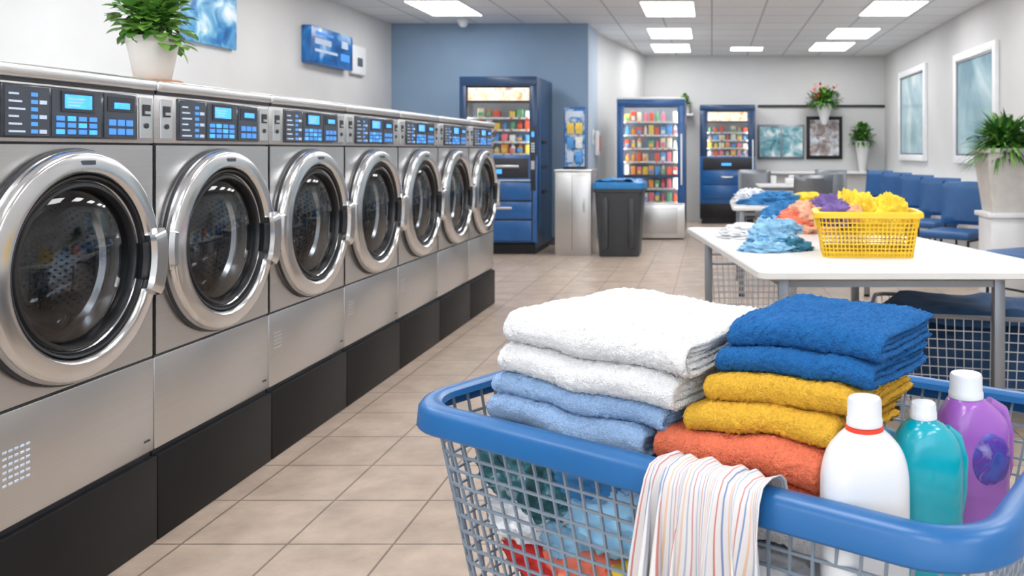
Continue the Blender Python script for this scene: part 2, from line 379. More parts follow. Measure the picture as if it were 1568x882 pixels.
    for i in range(3):
        for j in range(2): b.box(.006,.010,.135+i*.036,.163+i*.036,1.27+j*.026,1.288+j*.026,'btn',.001,1)
    for yy in (-.29,.302):
        b.box(0,.004,yy-.028,yy+.028,1.262,1.386,'steelL',.001,1); b.box(.003,.007,yy-.016,yy+.016,1.33,1.365,'dark')
        b.box(.006,.010,yy-.012,yy+.012,1.336,1.345,'steelL'); b.lathe([(0,.008),(.008,.008),(.009,.003)],'dark',(0,yy,1.30),'X',12)
    b.box(-.97,.016,-hw-.001,hw+.001,1.408,1.446,'steelL',.014,4); b.box(-.96,.004,-hw+.003,hw-.003,1.400,1.410,'dark')
    if vents==1:
        for i in range(5):
            for j in range(6): b.box(-.001,.0015,-.225+i*.018,-.213+i*.018,.39+j*.0165,.396+j*.0165,'btnw',.0007,1)
    if vents==2:
        for i in range(4):
            for j in range(5): b.box(-.001,.001,-.30+i*.016,-.291+i*.016,.43+j*.015,.434+j*.015,'vent')
    b.box(-.001,.001,.30,.325,.32,.326,'dark')
    return b.mesh('washing_machine')
wms=[washer(0),washer(1),washer(2)]
for k in range(-2,7): place(wms[1 if k==0 else (2 if k in(2,3,4) else 0)],'washing_machine',(-1.75,2.319+.69*k,0))

# ---------------------------------------------------------------- vending machines
def vending(name,loc,W,Hh,D,win,rows,cols,style):
    b=MB(); x0,x1,z0,z1=win; k='navy'
    b.box(0,.03,0,D,.08,Hh,k,.004); b.box(W-.03,W,0,D,.08,Hh,k,.004); b.box(0,W,0,D,Hh-.04,Hh,k,.006)
    b.box(0,W,D-.03,D,.08,Hh,k); b.box(.03,W-.03,.03,D-.03,0,.12,'tblack')
    fk='navyL' if style==2 else k
    b.box(0,W,-.03,.03,z1,Hh,fk,.006); b.box(0,x0,-.03,.03,z0,z1,fk,.004); b.box(x1,W,-.03,.03,z0,z1,fk,.004)
    lowm={1:'navyL',2:'steelL',3:'navyL'}[style]
    b.box(0,W,-.03,.05,.14 if style!=2 else 0.02,z0,lowm,.006)
    b.box(x0,x1,-.005,-.001,z0,z1,'vglass')
    b.box(x0-.04,x1+.04,.4,.42,z0,z1,'wint')
    b.box(x0-.045,x0-.04,.03,.4,z0,z1,'wint'); b.box(x1+.04,x1+.045,.03,.4,z0,z1,'wint')
    hz=z1
    if style!=2:
        hz=z1-.20; b.box(x0+.01,x1-.01,.01,.03,z1-.17,z1-.02,'header'); b.box(x0,x1,.0,.2,z1-.19,z1-.175,'dark')
        b.box(x0,x1,.045,.06,hz+.012,hz+.02,'strip')
    for xx in (x0-.036,x1+.022): b.box(xx,xx+.014,.034,.05,z0+.03,hz-.03,'strip')
    b.box(x0,x1,.034,.05,z1+.006,z1+.02,'strip') if style==2 else None
    rnd=random.Random(sum(map(ord,name))+rows)
    rh=(hz-.04-z0)/rows
    for r in range(rows):
        zz=z0+r*rh
        b.box(x0-.03,x1+.03,.07,.40,zz,zz+.012,'wint'); b.box(x0,x1,.065,.07,zz-.006,zz+.018,'whitep')
        cw=(x1-x0)/cols
        for c in range(cols):
            if rnd.random()<.05: continue
            p=rnd.choice(PROD); w=cw*rnd.uniform(.36,.47); xx=x0+(c+.5)*cw; hh=rh*rnd.uniform(.58,.84)
            if rnd.random()<.35:
                b.lathe([(0,0),(w*.8,0),(w*.8,hh*.7),(w*.35,hh*.85),(w*.35,hh),(0,hh)],p,(xx,.14,zz+.012),'Z',10)
            else: b.box(xx-w,xx+w,.09,.2,zz+.012,zz+.012+hh,p,.01,1)
            if rnd.random()<.5: b.box(xx-w*.7,xx+w*.7,.082,.09,zz+.03,zz+.02+hh*.5,rnd.choice(PROD))
            b.box(xx-w*.4,xx+w*.4,.060,.066,zz-.003,zz+.014,rnd.choice(['btnw',PROD[0],PROD[1]]))
    if style==1:
        b.box(x1+.015,W-.015,-.045,-.028,.75,1.5,'dark',.004); b.box(x1+.03,W-.03,-.05,-.044,1.38,1.44,'lcd')
        for i in range(2):
            for j in range(4): b.box(x1+.026+i*.022,x1+.042+i*.022,-.05,-.044,1.2+j*.03,1.222+j*.03,'btnw')
        b.box(x1+.025,W-.025,-.052,-.044,1.0,1.1,'steelL'); b.box(.04,W-.10,-.04,-.028,.90,1.13,'dark',.004)
        b.box(.35,.7,-.05,-.04,1.02,1.05,'steelL',.003); b.box(.4,.5,-.045,-.038,.95,1.0,'lcd')
        b.box(.04,W-.04,-.036,-.028,.865,.88,'btnw')
        b.box(.06,W-.06,-.045,-.03,.64,.85,'navyL',.008); b.box(.06,W-.06,-.045,-.03,.42,.62,'navyL',.008); b.box(.06,W-.06,-.045,-.03,.16,.40,'navyL',.008); b.box(.05,W-.05,-.032,-.028,.15,.86,'dark')
        b.box(.42,.62,-.06,-.045,.53,.56,'steelL',.005)
        b.box(W,W+.012,.08,.12,.3,1.7,'navyL',.003)
        for zz in (.7,1.0,1.3): b.box(W,W+.02,.25,.5,zz,zz+.04,'dark',.003)
    elif style==2:
        b.box(W-.06,W-.035,-.065,-.03,.75,1.45,'whitep',.006); b.box(.03,W-.03,-.034,-.028,z0-.02,z0-.012,'dark')
        b.box(.1,W-.1,-.036,-.03,.08,z0-.06,'steel',.004); b.box(-.012,0,-.03,D,.02,Hh,'whitep',.003)
        b.box(0,W,-.035,.4,Hh,Hh+.03,'whitep',.006)
        zb=z0+rh*2
        b.box(x0,x1,-.012,-.006,zb-.02,zb+.02,'navy')
    else:
        b.box(.05,W-.05,-.042,-.03,.90,z0-.02,'dark',.004); b.box(.36,.52,-.05,-.04,.97,1.01,'lcd')
        b.box(.05,W-.05,-.045,-.03,.66,.88,'navyL',.008); b.box(.05,W-.05,-.045,-.03,.42,.64,'navyL',.008); b.box(.0,W,-.04,-.028,.12,.34,'tblack',.004)
        b.box(.35,.55,-.06,-.045,.76,.79,'steelL',.004); b.box(W-.05,W-.03,-.06,-.03,.9,1.4,'whitep',.005)
    return b.obj(name,loc)
vending('snack_vending_machine',(-2.96,9.98,0),.91,2.09,.9,(.08,.82,1.17,1.98),4,8,1)
vending('drinks_vending_machine',(-1.3,11.65,0),.93,1.92,.75,(.09,.83,.50,1.83),7,9,2)
vending('snack_vending_machine',(-.2,14.12,0),.92,1.98,.6,(.12,.80,1.12,1.88),4,7,3)

# ---------------------------------------------------------------- wall things
b=MB(); b.box(0,.10,0,1.0,0,.38,'poster2',.01); b.box(.1,.104,.08,.45,.2,.26,'btnw'); b.box(.1,.104,.08,.6,.12,.15,'btnw'); b.box(.1,.104,.10,.5,.30,.33,'btn'); b.box(.1,.105,.68,.90,.08,.16,'btn'); b.box(.1,.105,.70,.86,.22,.3,'btnw'); b.obj('wall_display_screen',(XL+.002,8.6,2.12))
b=MB(); b.box(0,.05,0,.38,0,.34,'whitep',.02,3); b.box(.05,.056,.12,.26,.1,.2,'grey',.003); b.obj('wall_dispenser',(XL+.002,9.72,2.1))
b=MB(); b.box(0,.04,0,.72,0,.68,'poster1',.004); b.obj('wall_poster',(XL+.002,6.64,2.09))
b=MB(); b.box(0,.42,0,.5,0,.97,'steel',.006); b.box(-.01,.43,-.015,.5,.97,1.0,'steelL',.006); b.box(.02,.40,-.012,0,.06,.93,'steel',.004); b.box(.33,.35,-.03,-.01,.5,.7,'steelL',.004)
b.box(.20,.204,-.0135,-.011,.06,.93,'dark'); b.obj('steel_cabinet',(-1.83,9.9,0))
b=MB(); b.box(0,.26,0,.02,0,.74,'navyL',.004); b.box(.015,.245,-.004,0,.03,.71,'poster3'); b.box(0,.26,-.05,.1,0,.02,'tblack',.003)
b.box(.03,.23,-.008,-.003,.62,.69,'btnw')
for i in range(3): b.box(.03,.23,-.03,-.004,.08+i*.17,.16+i*.17,'vglass'); b.box(.04,.12,-.02,-.01,.08+i*.17,.21+i*.17,['btnw',PROD[3],PROD[1]][i]); b.box(.14,.22,-.02,-.01,.08+i*.17,.21+i*.17,PROD[3-i])
b.obj('leaflet_display_stand',(-1.76,10.1,1.0))
b=MB(); b.box(0,.02,0,.12,0,.2,'whitep',.006); b.box(.02,.026,.04,.08,.06,.14,'grey',.002); b.obj('light_switch',(-1.598,11.3,1.3))
b=MB(); b.box(0,.06,0,.16,0,.34,'whitep',.02); b.box(.05,.07,.05,.11,.06,.28,'red',.01); b.obj('wall_phone',(-1.598,11.55,1.15))
b=MB(); b.box(0,.80,0,.03,0,.60,'grey',.006); b.box(.03,.385,-.006,0,.04,.56,'poster5'); b.box(.415,.77,-.006,0,.04,.56,'poster5'); b.obj('framed_picture',(.80,14.71,1.07))
b=MB(); b.box(0,.62,0,.03,0,.74,'tblack',.006); b.box(.06,.56,-.006,0,.06,.68,'poster4'); b.obj('framed_picture',(1.64,14.71,1.07))

# ---------------------------------------------------------------- bin
b=MB()
b.loft([(0,.225,.2,.05),(.02,.23,.205,.05),(.74,.275,.25,.06),(.745,.29,.265,.06),(.80,.292,.267,.06),(.80,.27,.245,.05),(.3,.24,.22,.05)],'bin')
b.rimsweep(.285,.26,.06,[(0,-.05),(.012,-.045),(.016,0),(.012,.02),(-.01,.03),(-.03,.02),(-.035,-.05)],'bag',.83)
b.grid(lambda u,v:(.27*(u*2-1),.245*(v*2-1),.855+.05*noise.noise(Vector((u*5,v*5,3)))+.03*(1-(2*u-1)**2)),20,20,'bag')
for x in (-.15,.15): b.box(x-.03,x+.03,-.262,-.2,.1,.68,'bin',.01)
b.obj('trash_bin',(-1.07,9.95,0))

# ---------------------------------------------------------------- plants
def leaf(b,p,d,l,w,k,droop=.3,n=4):
    d=d.normalized(); side=d.cross(Vector((0,0,1)));
    if side.length<.05: side=Vector((1,0,0))
    side.normalize(); vs=[];fs=[]; q=p.copy(); dd=d.copy()
    for i in range(n+1):
        t=i/n; ww=w*math.sin(pi*min(1,.12+.88*t))**.8*.5 if i<n else .0005
        up=side.cross(dd)*.25*ww
        vs+=[tuple(q-side*ww+up),tuple(q),tuple(q+side*ww+up)]
        q=q+dd*(l/n); dd=(dd+Vector((0,0,-droop/n))).normalized()
    for i in range(n):
        a=3*i; fs+=[[a,a+1,a+4,a+3],[a+1,a+2,a+5,a+4]]
    b.add(vs,fs,k)
def bush(b,c,rx,rz,n,l,w,seed,ks=('leaf1','leaf2','leaf3'),droop=.6,low=-.25):
    r=random.Random(seed)
    for i in range(n):
        a=r.uniform(0,2*pi); e=r.uniform(low,1.0)*pi/2; rad=r.uniform(.35,1)
        d=Vector((math.cos(a)*math.cos(e),math.sin(a)*math.cos(e),math.sin(e)))
        p=Vector(c)+Vector((d.x*rx*rad,d.y*rx*rad,d.z*rz*rad))
        if i%5==0: b.tube([c,(Vector(c)+p)/2+Vector((0,0,rz*.2)),p],.003*l/.06,ks[0],5)
        dd=(d+Vector((r.uniform(-.7,.7),r.uniform(-.7,.7),r.uniform(-.4,.5))))
        leaf(b,p,dd,l*r.uniform(.7,1.2),w*r.uniform(.8,1.2),r.choice(ks),droop)
def spiky(b,c,R,n,w,seed,ks=('leaf1','leaf2','leaf3')):
    r=random.Random(seed)
    for i in range(n):
        a=r.uniform(0,2*pi); e=r.uniform(.05,1.35); d=Vector((math.cos(a)*math.cos(e),math.sin(a)*math.cos(e),math.sin(e)))
        leaf(b,Vector(c)+Vector((r.uniform(-.1,.1)*R,r.uniform(-.1,.1)*R,0)),d,R*r.uniform(.7,1.15),w*r.uniform(.7,1.2),r.choice(ks),1.3,6)
b=MB()
b.lathe([(0,0),(.085,0),(.088,.008),(.083,.012),(0,.012)],'terra',seg=32)
b.lathe([(0,.012),(.05,.012),(.054,.018),(.075,.135),(.078,.137),(.078,.155),(.070,.157),(.066,.14),(0,.138)],'pot',seg=40)
b.lathe([(.0,.145),(.067,.143)],'soil',seg=24)
bush(b,(0,0,.20),.105,.16,420,.048,.038,3,('leaf1','leaf2','leaf2'),.5,-.35)
bush(b,(0,0,.21),.06,.12,200,.045,.036,4,('leaf1','leaf3','leaf2'),.5)
b.obj('potted_plant',(-1.87,2.84,1.446))
b=MB(); b.loft([(0,.15,.15,.02),(.50,.21,.21,.02),(.505,.225,.225,.02),(.54,.225,.225,.02),(.54,.2,.2,.02),(.50,.19,.19,.02)],'pot'); spiky(b,(0,0,.5),.42,300,.030,5); bush(b,(0,0,.58),.29,.20,360,.09,.035,6); b.obj('potted_fern',(2.50,7.25,.70))
b=MB(); b.box(-.2,.2,-.2,.2,.66,.70,'trimw',.006); b.box(-.17,.17,-.17,.17,0,.66,'trimw',.006); b.obj('plant_stand',(2.50,7.25,0))
b=MB(); b.loft([(0,.07,.07,.02),(.22,.09,.09,.02),(.22,.08,.08,.02)],'pot'); spiky(b,(0,0,.2),.12,90,.025,8); bush(b,(0,0,.25),.07,.2,120,.06,.03,18); b.obj('small_potted_fern',(2.81,8.6,.86))
b=MB(); b.lathe([(0,0),(.05,0),(.115,.46),(.13,.48),(.13,.52),(.10,.52),(.09,.48),(0,.48)],'whitep',seg=28); spiky(b,(0,0,.5),.27,200,.03,9); bush(b,(0,0,.62),.20,.20,300,.07,.04,10); b.obj('tall_vase_fern',(2.56,14.46,.86))
b=MB(); b.lathe([(0,0),(.04,0),(.05,.02),(.14,.32),(.16,.34),(.15,.35),(0,.33)],'whitep',seg=28); spiky(b,(0,0,.33),.30,190,.035,11,('leaf1','leaf3','leaf2')); bush(b,(0,0,.40),.28,.18,320,.09,.045,12)
r=random.Random(4)
for i in range(40): leaf(b,Vector((r.uniform(-.2,.2),r.uniform(-.2,.2),r.uniform(.4,.65))),Vector((r.uniform(-1,1),r.uniform(-1,1),.6)),.08,.04,'flower',.2)
b.box(-.03,.03,.12,.36,.07,.12,'whitep'); b.obj('hanging_planter',(1.90,14.36,1.66))
b=MB(); b.lathe([(0,0),(.08,0),(.10,.16),(.08,.16),(0,.14)],'pot',seg=24); spiky(b,(0,0,.14),.15,110,.03,14); bush(b,(0,0,.2),.10,.12,100,.05,.03,19); b.box(-.15,.15,-.12,.1,-.03,0,'trimw'); b.obj('wall_planter',(-.47,14.62,1.85))

# ---------------------------------------------------------------- tables
def rpoly(pts,r,n=6):
    o=[];m=len(pts)
    for i in range(m):
        p=Vector(pts[i]);a=(Vector(pts[i-1])-p).normalized();c=(Vector(pts[(i+1)%m])-p).normalized()
        h=math.acos(a.dot(c))/2; t=r/math.tan(h); p0=p+a*t;p1=p+c*t
        for j in range(n+1):
            f=j/n; o.append((p0*(1-f)**2+p*2*f*(1-f)+p1*f*f))
    return o
def table(name,pts,z,legs,th=.035,r=.06,lk='grey',shelf=False):
    b=MB(); P=rpoly(pts,r); n=len(P); c=sum((p for p in P),Vector((0,0)))/n
    vs=[];fs=[]; lv=[(z-th,.985),(z-th+.006,1),(z-.006,1),(z,.990)]
    for zz,sc in lv: vs+=[((c+(p-c)*sc).x,(c+(p-c)*sc).y,zz) for p in P]
    for i in range(3):
        for q in range(n): w=(q+1)%n; fs.append([i*n+q,i*n+w,(i+1)*n+w,(i+1)*n+q])
    fs.append(list(range(n))); fs.append([3*n+q for q in range(n)]); b.add(vs,fs,'tabletop')
    for x,y in legs:
        b.box(x-.022,x+.022,y-.022,y+.022,.02,z-th,lk,.004); b.lathe([(0,0),(.025,0),(.025,.02),(0,.025)],'tblack',(x,y,0),'Z',12)
    m=len(legs)
    for i in range(m):
        p,q=Vector((*legs[i],z-th-.03)),Vector((*legs[(i+1)%m],z-th-.03)); b.tube([p,q],.018,lk,4)
    return b.obj(name)
table('folding_table',[(.185,3.32),(1.47,3.32),(.98,5.25),(-.16,5.25)],.75,[(.29,3.44),(1.16,3.44),(.86,5.1),(-.02,5.1)])
table('long_table',[(.17,7.05),(1.38,7.05),(1.38,8.1),(.17,8.1)],.75,[(.25,7.12),(1.3,7.12),(1.3,8.0),(.25,8.0)],.03,.05)
table('side_table',[(.62,11.4),(1.42,11.4),(1.42,12.2),(.62,12.2)],.75,[(.7,11.48),(1.34,11.48),(1.34,12.1),(.7,12.1)],.03,.05)
b=MB()
b.lathe([(0,0),(.03,0),(.04,.12),(.042,.12),(.04,.125),(.03,.02),(0,.02)],'whitep',seg=16); b.obj('paper_cup',(.85,11.7,.75))
b=MB(); b.box(-.1,.1,-.07,.07,0,.09,'whitep',.01); b.box(-.05,.05,-.02,.02,.09,.13,'whitep',.01); b.obj('tissue_box',(1.12,11.8,.75))

# ---------------------------------------------------------------- chairs
def chair(sk='seat',fk='tblack'):
    b=MB()
    b.box(-.25,.25,-.25,.25,.40,.47,sk,.028,4)
    def back(u,v):
        x=(u*2-1); return Vector((x*.25,.25+.05*v-.045*x*x+.03,.50+.42*v))
    nu,nv=18,12; vs=[];fs=[]
    for side in (0,1):
        for j in range(nv):
            for i in range(nu):
                u,v=i/(nu-1),j/(nv-1); p=back(u,v); e=min(1,min(u,1-u)*8,min(v,1-v)*8); e=math.sqrt(max(0,1-(1-e)**2))
                vs.append((p.x,p.y+(1 if side else -1)*.028*e,p.z))
    for side in (0,1):
        o=side*nu*nv
        for j in range(nv-1):
            for i in range(nu-1): fs.append([o+j*nu+i,o+j*nu+i+1,o+(j+1)*nu+i+1,o+(j+1)*nu+i])
    b.add(vs,fs,sk)
    for x in (-.23,.23):
        b.tube([(x,-.23,0),(x,-.22,.39),(x,.2,.39),(x,.24,0)],.013,fk,8)
        b.tube([(x,.2,.40),(x*.95,.26,.46),(x*.9,.30,.60)],.012,fk,8)
    b.tube([(-.23,-.225,.2),(.23,-.225,.2)],.009,fk,6); b.tube([(-.23,.22,.2),(.23,.22,.2)],.009,fk,6)
    return b
cm=chair().mesh('waiting_chair')
for x,y,rz in ((2.40,6.35,-62),(2.30,8.05,-40),(2.33,9.2,-45),(2.33,10.35,-48),(2.33,11.5,-50),(2.33,12.7,-50)): place(cm,'waiting_chair',(x,y,0),rz)
gm=chair('grey','grey').mesh('metal_chair')
for x,y,rz in ((1.75,12.9,-20),(1.2,10.7,190),(.7,13.0,10)): place(gm,'metal_chair',(x,y,0),rz)

# ---------------------------------------------------------------- lattice baskets
def lattice(b,hx,hy,r,Hh,tp,nv,nr,sr,k,rimk,prof,z0=0,flat=1.0):
    top=z0+Hh
    def ring(h): d=(Hh-h)*tp; return [Vector((p.x,p.y,z0+h)) for p in resample(rrect(hx-d,hy-d,max(.01,r-d*.5),8),nv)]
    T=ring(Hh-.012); B=ring(0)
    for i in range(nv): b.tube([T[i],B[i]],sr,k,4,cap=False)
    for j in range(nr):
        h=(Hh-.03)*j/nr; b.tube(ring(h),sr*1.02,k,4,closed=True)
    d=Hh*tp; m=int(2*(hx-d)/.05)
    for i in range(1,m): x=-(hx-d)+2*(hx-d)*i/m; b.box(x-sr,x+sr,-(hy-d)+.005,hy-d-.005,z0-sr,z0+sr,k)
    m=int(2*(hy-d)/.05)
    for i in range(1,m): y=-(hy-d)+2*(hy-d)*i/m; b.box(-(hx-d)+.005,hx-d-.005,y-sr,y+sr,z0-sr,z0+sr,k)
    b.rimsweep(hx,hy,r,prof,rimk,top)
def casters(b,hx,hy,z,k='tblack'):
    for x in (-hx,hx):
        for y in (-hy,hy):
            b.lathe([(0,-.014),(.042,-.014),(.045,0),(.042,.014),(0,.014)],k,(x,y,.045),'Y',20)
            b.box(x-.02,x+.02,y-.02,y-.016,.04,z,'grey'); b.box(x-.02,x+.02,y+.016,y+.02,.04,z,'grey'); b.box(x-.03,x+.03,y-.03,y+.03,z-.01,z,'grey')
P0=(-.114,1.344)
RZ=-33
th=math.radians(RZ); ux=Vector((math.cos(th),math.sin(th))); vx=Vector((-math.sin(th),math.cos(th)))
def W2(s,t): p=Vector(P0)+ux*s+vx*t; return p
cc=W2(-.012,.3435)
b=MB()
PRB=[(-.022,-.016),(-.018,-.005),(-.008,.000),(.008,.001),(.019,-.003),(.026,-.012),(.029,-.044),(.026,-.048),(.021,-.045),(.017,-.016)]
lattice(b,.552,.3435,.10,.50,.17,92,15,.0031,'lattice','rim',PRB,.242)
b.rimsweep(.54-.085,.3435-.085,.06,[(-.01,-.012),(.01,-.012),(.012,.012),(-.01,.012)],'rim',.246)
for x in (-.43,.43): b.tube([(x,-.23,.224),(x,.23,.224)],.014,'grey',8)
for y in (-.23,.23): b.tube([(-.43,y,.224),(.43,y,.224)],.014,'grey',8)
for x in (-.42,.42):
    for y in (-.22,.22): b.tube([(x,y,.1),(x,y,.224)],.014,'grey',8)
for x in (-.42,.42): b.tube([(x,-.22,.125),(x,.22,.125)],.01,'grey',8)
casters(b,.42,.22,.11)
b.obj('laundry_basket_cart',(cc.x,cc.y,0),RZ)

# ---------------------------------------------------------------- folded towels
def towel(s0,s1,t0,t1,z0,z1,k,seed,res=.0044,layers=2,skew=0,name='folded_towel'):
    b=MB(); rnd=random.Random(seed); h=z1-z0; zc=(z0+z1)/2; nl=layers*2
    for u_ in range(layers):
        hw=h/(2*nl)*1.0; R=(h/2)-hw-u_*2*hw; R=max(R,.002); cy=t0+h/2
        e1=t1-rnd.uniform(0,.012)-u_*.006; e2=t1-rnd.uniform(0,.014)-u_*.006
        C=[]; n=int((e1-cy)/res)
        for i in range(n): C.append((e1-(e1-cy)*i/n,zc-R,0,-1))
        m=max(6,int(pi*R/res)+4)
        for i in range(m+1):
            a=-pi/2-pi*i/m; C.append((cy+R*math.cos(a)*1.0,zc+R*math.sin(a),math.cos(a),math.sin(a)))
        n=int((e2-cy)/res)
        for i in range(1,n+1): C.append((cy+(e2-cy)*i/n,zc+R,0,1))
        L=len(C); loop=[]
        for i,(y,z,ny,nz) in enumerate(C): 
            e=min(i,L-1-i); f=math.sqrt(max(.05,1-(1-min(1,(e+.3)/3))**2)); loop.append((y,z,ny,nz,hw*f))
        for i in range(L-1,-1,-1):
            y,z,ny,nz=C[i]; e=min(i,L-1-i); f=math.sqrt(max(.05,1-(1-min(1,(e+.3)/3))**2)); loop.append((y,z,ny,nz,-hw*f*.97))
        K=len(loop); o1=rnd.uniform(0,.009); o2=rnd.uniform(0,.009)
        a0=s0+u_*.004+o1; a1=s1-u_*.004-o2; ns=int((a1-a0)/res); vs=[];fs=[]
        for q in range(ns+1):
            s=a0+(a1-a0)*q/ns; de=min(s-a0,a1-s)/.009; fe=math.sqrt(max(.04,1-(1-min(1,de+.08))**2))
            for (y,z,ny,nz,w) in loop:
                p=Vector((s,y+ny*w*fe,z+nz*w*fe))
                lo=noise.noise(Vector((p.x*5,p.y*5,1.7)))*.012+noise.noise(Vector((p.x*16,p.y*16,8.1)))*.005
                l2=noise.noise(Vector((p.x*9+seed,p.z*12,seed*1.3)))*.011
                l3=noise.noise(Vector((p.y*9+seed,p.z*14,seed*2.3)))*.010
                fz=noise.noise(p*210+Vector((seed,0,0)))*.0044
                edge=max(0,1-min(s-a0,a1-s)/.05)**2*.007*((z-z0)/h)
                vs.append((p.x+l3+skew*(y-t0)+fz*.6+rnd.gauss(0,.0005),p.y+l2+ny*fz+rnd.gauss(0,.0005),p.z+lo+(nz*1.0)*fz*(1 if w>0 else .3)-edge+rnd.gauss(0,.0006)))
        for q in range(ns):
            for i in range(K): w=(i+1)%K; fs.append([q*K+i,q*K+w,(q+1)*K+w,(q+1)*K+i])
        fs.append(list(range(K))); fs.append([ns*K+i for i in range(K)])
        b.add(vs,fs,k)
    return b.obj(name,(P0[0],P0[1],0),RZ,recalc=True,ang=120)
towel(-.41,-.02,.085,.36,.590,.645,'t_lblue',21,.009)
towel(-.42,-.03,.08,.36,.645,.702,'t_lblue',22,.008)
towel(-.435,-.045,.070,.36,.702,.755,'t_lblue',1)
towel(-.42,-.010,.08,.36,.755,.796,'t_lblue',2)
towel(-.405,.015,.070,.37,.796,.855,'t_white',3)
towel(-.39,.035,.075,.38,.855,.918,'t_white',4,layers=3)
towel(.00,.30,.085,.36,.60,.655,'t_white',25,.009)
towel(-.03,.29,.08,.36,.655,.704,'t_coral',26,.009)
towel(-.045,.280,.072,.36,.704,.766,'t_coral',5)
towel(.016,.300,.092,.36,.766,.814,'t_yel',6)
towel(.034,.315,.112,.37,.814,.860,'t_yel',7)
towel(.052,.345,.125,.39,.860,.902,'t_blue',8)
towel(.070,.355,.14,.39,.902,.950,'t_blue',9)

# ---------------------------------------------------------------- cloth heaps
def heap(b,c,rx,ry,h,k,seed,n=56,full=False,amp=.35):
    def fn(u,v):
        a=2*pi*u; e=(pi/2)*(1-v) if not full else pi/2-pi*v
        d=Vector((math.cos(a)*math.cos(e),math.sin(a)*math.cos(e),math.sin(e)))
        q=d*1.5+Vector((seed*3.1,seed*1.7,seed)); q+=Vector((noise.noise(q*1.5),noise.noise(q*1.5+Vector((7,0,0))),0))*.5
        r1=1-abs(noise.noise(q*1.3))*2; r2=1-abs(noise.noise(q*2.6+Vector((5,5,5))))*2
        f=1+amp*(.6*r1+.35*r2-.45)
        z=max(d.z,-1 if full else 0)*h*f
        return (c[0]+d.x*rx*f,c[1]+d.y*ry*f,c[2]+z)
    b.grid(fn,n,n//2,k,closeu=True)
b=MB()
for (s,t,z,rx,ry,h,k,sd) in [(-.37,.125,.625,.10,.08,.07,'c_green',1),(-.27,.12,.60,.09,.08,.07,'c_green',12),(-.20,.115,.645,.09,.07,.05,'c_blue',2),(-.13,.115,.575,.11,.075,.06,'c_lb',3),(-.35,.13,.53,.09,.085,.05,'c_white',4),
   (.01,.115,.56,.11,.08,.06,'c_lb',5),(-.24,.14,.515,.08,.08,.05,'c_lb',22),(-.20,.135,.47,.12,.08,.045,'c_coral',6),(-.31,.15,.46,.11,.09,.045,'c_red',7),(-.06,.135,.475,.09,.08,.05,'c_yel',8),(.16,.115,.53,.10,.075,.05,'c_white',9),(.28,.125,.50,.10,.08,.06,'c_white',10),
   (.12,.15,.46,.15,.09,.07,'c_lb',11),(-.1,.17,.38,.3,.1,.07,'c_navy',23),(.36,.3,.47,.12,.16,.09,'c_white',13),(-.2,.35,.45,.22,.18,.12,'c_blue',14),(.1,.38,.45,.25,.18,.12,'c_white',15),(.1,.5,.6,.25,.08,.08,'c_teal',16),(-.25,.5,.58,.15,.08,.08,'c_lb',17)]:
    heap(b,(s,t,z),rx,ry,h,k,sd,full=True,amp=.3,n=80)
b.obj('laundry_pile',(P0[0],P0[1],0),RZ,ang=80)

def drape():
    b=MB(); path=[(.044,.66),(.040,.715),(.032,.738),(.015,.750),(-.012,.753),(-.032,.748),(-.042,.73),(-.047,.69),(-.050,.60),(-.054,.48),(-.058,.36),(-.06,.27)]
    P=[Vector(p) for p in path]; d=[0]
    for i in range(len(P)-1): d.append(d[-1]+(P[i+1]-P[i]).length)
    nu,nv=190,90; vs=[];fs=[];uv=[]
    for j in range(nv):
        t=d[-1]*j/(nv-1); i=0
        while i<len(P)-2 and d[i+1]<t: i+=1
        p=P[i].lerp(P[i+1],(t-d[i])/(d[i+1]-d[i])); v=t/d[-1]; g=max(0,(v-.22)/.78)
        for q in range(nu):
            u=q/(nu-1); w=.200+.045*g; s=.045+u*w-.022*g
            ph=u*5.0*2*pi+2.6*noise.noise(Vector((u*4,v*1.2,2)))*2.2
            A=.006+.032*min(1,g*2.2)
            f=(.5+.5*math.sin(ph))**.8*A+.008*noise.noise(Vector((u*9,v*5,5)))*min(1,g*3)
            s+=.016*math.cos(ph)*min(1,g*2)
            up=.010*(.5+.5*math.sin(ph))*max(0,1-max(0,(v-.3))*4)
            hem=.02*noise.noise(Vector((u*3,0,9)))*v
            tt=p.x-f*(1 if p.x<-.02 else 0.2); zz=p.y+up+hem
            vs.append((s,tt,zz)); uv.append((u,v))
    for j in range(nv-1):
        for q in range(nu-1): fs.append([j*nu+q,j*nu+q+1,(j+1)*nu+q+1,(j+1)*nu+q])
    b.add(vs,fs,'stripe'); o=b.obj('striped_cloth',(P0[0],P0[1],0),RZ,ang=180)
    me=o.data; l=me.uv_layers.new(name='UVMap')
    for lp in me.loops: l.data[lp.index].uv=uv[lp.vertex_index]
    sm=o.modifiers.new('th','SOLIDIFY'); sm.thickness=.0015
drape()

